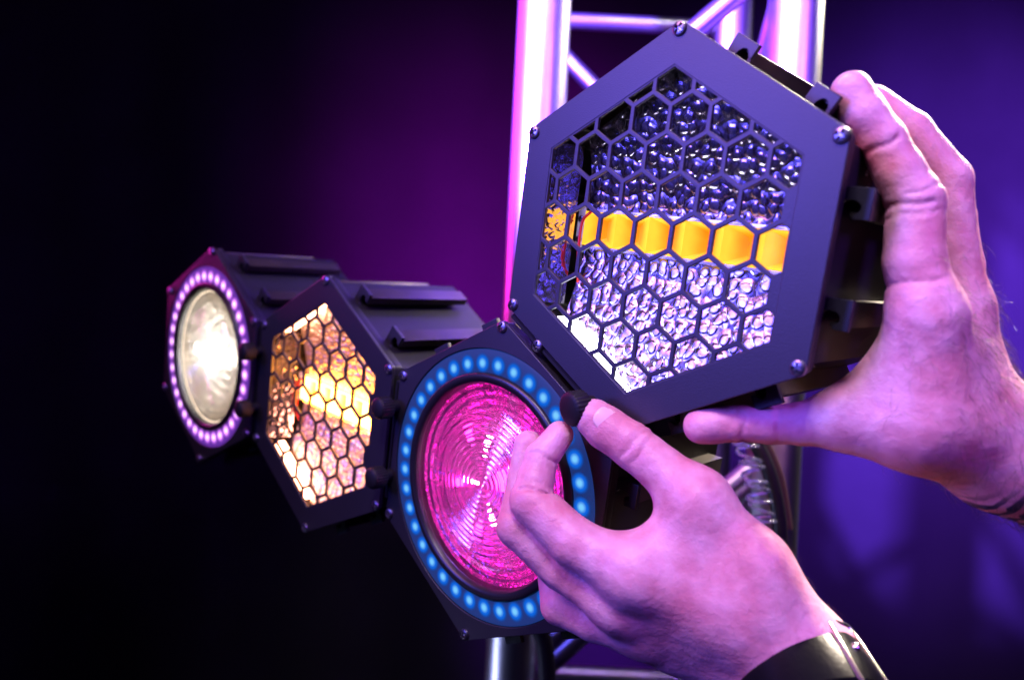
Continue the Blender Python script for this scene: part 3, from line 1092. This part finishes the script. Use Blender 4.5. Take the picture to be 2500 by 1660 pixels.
def nail(parent, base, c, along, out, w, l, curv):
    """curved nail plate: centre c, length axis along, outward axis out (camera metres)"""
    c, along, out = np.array(c), np.array(along, float), np.array(out, float)
    along /= np.linalg.norm(along); out -= along * (out @ along); out /= np.linalg.norm(out)
    side = np.cross(along, out)
    vs, fs = [], []
    n = 14
    for i in range(n + 1):
        for j in range(n + 1):
            s, t = -1 + 2 * i / n, -1 + 2 * j / n
            # squircle outline
            s2 = s * math.sqrt(max(0, 1 - 0.42 * t * t)); t2 = t * math.sqrt(max(0, 1 - 0.42 * s * s))
            ang = s2 * w / curv
            p = c + side * (math.sin(ang) * curv) + out * (math.cos(ang) * curv - curv) + along * t2 * l - out * (0.0010 * t2 * t2)
            vs.append(CAM @ Vector(p) - base)
    for i in range(n):
        for j in range(n):
            a = i * (n + 1) + j
            fs.append((a, a + 1, a + n + 2, a + n + 1))
    me = mesh('fingernail', vs, fs)
    bm = bmesh.new(); bm.from_mesh(me)
    bmesh.ops.solidify(bm, geom=bm.faces[:], thickness=0.0006)
    bmesh.ops.recalc_face_normals(bm, faces=bm.faces)
    bm.to_mesh(me); bm.free()
    for p in me.polygons: p.use_smooth = True
    return link('fingernail', me, M['nail'], parent)

def hairs(parent, base, V, Q, keep, count, direction, length, rad=0.00005):
    """fine short hairs standing on the skin where keep(centre) > random"""
    a, b, c = V[Q[:, 0]], V[Q[:, 1]], V[Q[:, 2]]
    N = np.cross(b - a, c - a); N /= np.linalg.norm(N, axis=1)[:, None] + 1e-12
    C = (a + c) / 2
    w = keep(C); w = w / w.sum()
    pick = rng.choice(len(C), count, p=w)
    d0 = np.array(direction, float)
    vs, fs = [], []
    for i in pick:
        p, n = C[i] + rng.normal(0, 0.0003, 3), N[i]
        d = d0 + rng.normal(0, 0.5, 3); d -= n * (d @ n); d /= np.linalg.norm(d) + 1e-9
        L = length * rng.uniform(0.5, 1.2)
        lift = rng.uniform(0.25, 0.9)
        side = np.cross(n, d)
        pts = [p - n * 0.0004]
        for k in range(1, 5):
            t = k / 4
            pts.append(p + d * L * t + n * L * lift * (t - 0.55 * t * t) + side * L * 0.25 * t * t * rng.normal(0, 0.7))
        bidx = len(vs)
        for k, q in enumerate(pts):
            r = rad * (1 - 0.8 * k / 4)
            for m_ in range(3):
                an = 2 * PI * m_ / 3
                vs.append(CAM @ Vector(q + side * math.cos(an) * r + n * math.sin(an) * r) - base)
        for k in range(4):
            for m_ in range(3):
                m2 = (m_ + 1) % 3
                fs.append((bidx + k * 3 + m_, bidx + k * 3 + m2, bidx + k * 3 + 3 + m2, bidx + k * 3 + 3 + m_))
    o = link('skin_hair', mesh('skin_hair', vs, fs), M['hair'], parent)
    o['kind'] = 'stuff'
    return o

# --- lower hand: thumb and index finger pinch the knob
H1 = dict(
 chains=[
  [(1452,1022,.362,.0098),(1480,1045,.360,.0106),(1548,1090,.355,.0112),(1620,1150,.348,.0112),(1700,1222,.340,.0145)],
  [(1366,1062,.371,.0072),(1322,1118,.366,.0083),(1308,1170,.362,.0090),(1298,1222,.358,.0106),(1400,1322,.348,.0118),(1545,1400,.338,.0135)],
  [(1290,1085,.380,.0074),(1277,1170,.376,.0080),(1265,1285,.368,.0106),(1370,1385,.360,.0108),(1510,1475,.350,.0125)],
  [(1345,1395,.385,.0075),(1366,1478,.374,.0094),(1450,1515,.366,.0098),(1570,1545,.356,.0110)],
  [(1420,1440,.392,.0070),(1455,1515,.380,.0080),(1540,1550,.370,.0085),(1650,1580,.358,.0100)],
 ],
 palm=[
  ((1820,1500,.336,.0220),(1950,1630,.334,.0240),.010),
  ((1700,1222,.340,.0140),(1840,1385,.332,.0150),.012),
  ((1840,1385,.332,.0150),(1975,1600,.332,.0180),.012),
  ((1700,1250,.341,.0110),(1560,1372,.340,.0110),.010),
  ((1690,1300,.342,.0130),(1600,1400,.342,.0135),.010),
  ((1545,1400,.338,.0135),(1800,1480,.336,.0190),.012),
  ((1510,1475,.350,.0125),(1800,1530,.342,.0190),.012),
  ((1570,1540,.356,.0108),(1830,1580,.346,.0190),.012),
  ((1650,1575,.358,.0100),(1850,1630,.346,.0190),.012),
  ((1700,1350,.342,.0150),(1760,1450,.338,.0180),.012),
  ((1950,1630,.334,.0240),(2100,1880,.295,.0255),.012),
  ((2100,1880,.295,.0255),(2300,2250,.260,.0300),.012),
 ],
 grooves=[((1390,1262,.3390),(1406,1290,.3360),.0007),((1330,1425,.3560),(1480,1540,.3480),.0016)],
 rings=[((1302,1203,.3598),(1308,1160,.3625),.0101,.0007,(0.5,0,1)),((1305,1190,.3600),(1310,1160,.3625),.0098,.0004,(0.7,0,1)),
        ((1320,1120,.3660),(1330,1095,.3680),.0083,.0006,(0.5,0,1)),
        ((1540,1084,.3555),(1560,1100,.354),.0112,.0004,(0.2,0.8,1)),((1553,1094,.3550),(1570,1110,.353),.0112,.0005,(0.2,0.6,1)),((1566,1104,.3535),(1590,1122,.352),.0112,.0004,(0.2,0.8,1)),
        ((1262,1262,.3695),(1268,1230,.372),.0102,.0005,(-0.8,0.2,1))])
o1, b1, V1, Q1 = grow('hand', 'lower hand pinching the loose black knob, black leather cuff around its wrist', **H1)
_o = np.array((0.22, 0.20, 0.95)); _o /= np.linalg.norm(_o)
nail(o1, b1, cp(1467, 1032, .361) + _o * 0.0105, cp(1430, 985, .36) - cp(1500, 1040, .358), _o, 0.0060, 0.0070, 0.0104)

# --- upper hand: holds the light by its right side, thumb underneath
H2 = dict(
 chains=[
  [(2078,224,.318,.0086),(2110,285,.317,.0094),(2154,345,.316,.0096),(2195,420,.315,.0100),(2234,492,.314,.0116),(2232,640,.313,.0122),(2262,770,.312,.0140)],
  [(2130,250,.336,.0078),(2222,325,.336,.0094),(2308,442,.336,.0110),(2325,600,.335,.0104),(2345,750,.334,.0122)],
  [(2160,300,.352,.0068),(2250,400,.352,.0080),(2328,530,.352,.0094),(2345,650,.351,.0098),(2352,770,.350,.0110)],
  [(2200,460,.366,.0062),(2290,560,.366,.0078),(2340,680,.364,.0085),(2365,820,.360,.0100)],
  [(1712,1040,.345,.0084),(1740,1036,.345,.0088),(1805,1034,.343,.0084),(1880,1036,.341,.0090),(1960,1034,.338,.0098),(2080,1022,.333,.0140)],
 ],
 palm=[
  ((2262,775,.312,.0145),(2250,1000,.322,.0215),.012),
  ((2345,760,.334,.0120),(2380,1020,.338,.0190),.012),
  ((2352,780,.350,.0110),(2390,1040,.350,.0190),.012),
  ((2080,1022,.333,.0140),(2230,1030,.326,.0190),.012),
  ((2230,1030,.326,.0195),(2420,1095,.335,.0240),.012),
  ((2210,870,.322,.0125),(2070,1000,.332,.0095),.008),
  ((2300,880,.328,.0190),(2330,1010,.330,.0220),.012),
  ((2380,1040,.338,.0220),(2460,1100,.338,.0250),.012),
  ((2460,1100,.338,.0255),(2720,1235,.345,.0300),.012),
  ((2720,1235,.345,.0300),(3000,1400,.355,.0350),.012),
 ],
 grooves=[],
 rings=[((2233,508,.314),(2234,560,.3138),.0116,.0009,(-1,0,0.5)),((2232,530,.314),(2234,560,.3138),.0116,.0005,(-1,0,0.7)),
        ((2160,358,.316),(2180,400,.3155),.0097,.0008,(-1,-0.3,0.5)),((2228,476,.3142),(2236,500,.314),.0112,.0004,(0.6,0.4,1)),
        ((1802,1034,.343),(1840,1035,.342),.0084,.0005,(0,0.6,1)),((1812,1034,.343),(1840,1035,.342),.0085,.0004,(0,-0.5,1)),((1890,1036,.3408),(1920,1036,.340),.0092,.0005,(0,0,1)),
        ((2245,690,.3128),(2250,730,.3126),.0130,.0006,(-1,0,0.6)),
        ((2420,1080,.3365),(2470,1105,.338),.0250,.0006,(-0.3,-0.4,1)),((2445,1092,.3375),(2490,1115,.338),.0254,.0005,(-0.3,-0.2,1))])
M['skin_inked'] = M['skin'].copy()
def ink(m, c_local, r):
    nt = m.node_tree; b = nt.nodes['Principled BSDF']
    src = b.inputs['Base Color'].links[0].from_socket
    tc = nt.nodes.new('ShaderNodeTexCoord')
    sb = nt.nodes.new('ShaderNodeVectorMath'); sb.operation = 'DISTANCE'; sb.inputs[1].default_value = c_local
    nt.links.new(tc.outputs['Object'], sb.inputs[0])
    mr = nt.nodes.new('ShaderNodeMapRange'); mr.interpolation_type = 'SMOOTHSTEP'
    mr.inputs['From Min'].default_value = r; mr.inputs['From Max'].default_value = r * 0.6
    nt.links.new(sb.outputs['Value'], mr.inputs['Value'])
    w = nt.nodes.new('ShaderNodeTexWave'); w.inputs['Scale'].default_value = 42; w.inputs['Distortion'].default_value = 9
    w.inputs['Detail'].default_value = 1.5; w.inputs['Detail Scale'].default_value = 1.5
    nt.links.new(tc.outputs['Object'], w.inputs['Vector'])
    th = nt.nodes.new('ShaderNodeMapRange'); th.inputs['From Min'].default_value = 0.45; th.inputs['From Max'].default_value = 0.55
    nt.links.new(w.outputs['Fac'], th.inputs['Value'])
    mu = nt.nodes.new('ShaderNodeMath'); mu.operation = 'MULTIPLY'
    nt.links.new(mr.outputs['Result'], mu.inputs[0]); nt.links.new(th.outputs['Result'], mu.inputs[1])
    mx = nt.nodes.new('ShaderNodeMixRGB'); mx.inputs[2].default_value = (0.03, 0.03, 0.06, 1)
    nt.links.new(mu.outputs[0], mx.inputs[0]); nt.links.new(src, mx.inputs[1]); nt.links.new(mx.outputs[0], b.inputs['Base Color'])

o2, b2, V2, Q2 = grow('hand', 'upper hand gripping the right side of the largest light, thumb stretched left beneath it', **H2)
nail(o2, b2, cp(1738, 1066, .3400), cp(1700, 1066, .343) - cp(1780, 1064, .343), (0.0, -0.9, 0.55), 0.0045, 0.0062, 0.0075)
_o = np.array((-0.60, 0.40, 0.70)); _o /= np.linalg.norm(_o)
nail(o2, b2, cp(2084, 236, .318) + _o * 0.0082, cp(2050, 180, .318) - cp(2095, 245, .318), _o, 0.0038, 0.0038, 0.0085)

ink(M['skin_inked'], CAM @ Vector(cp(2500, 1300, .330)) - b2, 0.036)
o2.data.materials[0] = M['skin_inked']

def keep2(C):
    u = 1250 - 1800 * C[:, 0] / C[:, 2]; v = 830 + 1800 * C[:, 1] / C[:, 2]
    w = np.clip((u - 2100) / 250, 0, 1) * np.clip((v - 560) / 300, 0, 1) + 0.002
    w *= np.where(u > 2560, 0.1, 1.0)
    return w * np.where(u - 0.25 * v > 2120, 2.5, 1.0)
hairs(o2, b2, V2, Q2, keep2, 1500, (0.2, -0.9, 0.1), 0.011, 0.00008)
def keep1(C):
    u = 1250 - 1800 * C[:, 0] / C[:, 2]; v = 830 + 1800 * C[:, 1] / C[:, 2]
    return np.clip((u + v - 2950) / 300, 0, 1) * np.where(v > 1750, 0.1, 1) + 1e-4
hairs(o1, b1, V1, Q1, keep1, 500, (0.7, -0.6, 0.1), 0.007, 0.00004)

# --- leather cuff on the lower wrist
lea = mat('black_leather', (0.004, 0.004, 0.005), 0.30, spec=0.14, bump=(420, 0.0003, 0.5))
brass = mat('buckle_metal', (0.80, 0.76, 0.68), 0.22, metal=1.0)
def cuff():
    a, b = cp(1942, 1622, .334), cp(2072, 1868, .291)
    ax = (b - a) / np.linalg.norm(b - a)
    tow = np.array([0, 0, 1.0]); tow -= ax * (tow @ ax); tow /= np.linalg.norm(tow)   # towards the lens
    sd = np.cross(ax, tow)
    def ring(w0, w1, r0, r1, a0=0, a1=360, th=0.0016, n=96):
        vs, fs = [], []
        prof = [(w0, 0), (w0 + 0.0006, th), ((w0 + w1) / 2, th + 0.0006), (w1 - 0.0006, th), (w1, 0), ((w0 + w1) / 2, -0.0004)]
        m = n + 1
        for i in range(m):
            an = math.radians(a0 + (a1 - a0) * i / n)
            for w, e in prof:
                r = r0 + (r1 - r0) * (w - w0) / (w1 - w0) + e
                p = a + ax * w + tow * (math.cos(an) * r * 0.96) + sd * (math.sin(an) * r)
                vs.append(CAM @ Vector(p) - b1)
        k = len(prof)
        for i in range(n):
            for q in range(k):
                q2 = (q + 1) % k
                fs.append((i * k + q, (i + 1) * k + q, (i + 1) * k + q2, i * k + q2))
        me = mesh('wristband', vs, fs)
        bm = bmesh.new(); bm.from_mesh(me); bmesh.ops.remove_doubles(bm, verts=bm.verts, dist=1e-6)
        bmesh.ops.recalc_face_normals(bm, faces=bm.faces); bm.to_mesh(me); bm.free()
        smooth_by_angle(me, 50)
        return me
    w = link('wristband', ring(0.0, 0.036, 0.0262, 0.0278), lea, o1)
    w['label'] = 'black leather cuff with punched holes and a metal buckle'
    w2 = link('strap', ring(0.004, 0.032, 0.0280, 0.0294, -75, 150, 0.0014), lea, w)
    # sd sign: which side is screen right
    def P(w_, an, r):
        an = math.radians(an)
        return CAM @ Vector(a + ax * w_ + tow * (math.cos(an) * r * 0.96) + sd * (math.sin(an) * r)) - b1
    sgn = 1 if sd[0] > 0 else -1
    frame = [P(0.0005, sgn * 28, 0.0300), P(0.018, sgn * 26, 0.0306), P(0.036, sgn * 24, 0.0308)]
    link('buckle', tube('buckle', bez(frame, 8), 0.0013, 12), brass, w)
    fr2 = [P(0.0005, sgn * 28, 0.0300), P(0.0005, sgn * 42, 0.0298), P(0.0005, sgn * 57, 0.0298), P(0.018, sgn * 58, 0.0304), P(0.036, sgn * 57, 0.0306)]
    link('buckle', tube('buckle', bez(fr2, 8), 0.0011, 12), brass, w)
    for w_, an in ((0.014, 42),):
        bm = bmesh.new(); bmesh.ops.create_uvsphere(bm, u_segments=16, v_segments=10, radius=0.0022)
        me = bpy.data.meshes.new('stud'); bm.to_mesh(me); bm.free()
        for p in me.polygons: p.use_smooth = True
        link('stud', me, brass, w, P(w_, sgn * an, 0.0300))
    for an in (12, -6, -24):
        me = tube('hole', [P(0.016, sgn * an, 0.0285), P(0.016, sgn * an, 0.0303)], 0.0012, 14)
        link('eyelet', me, M['bezel'], w)
cuff()
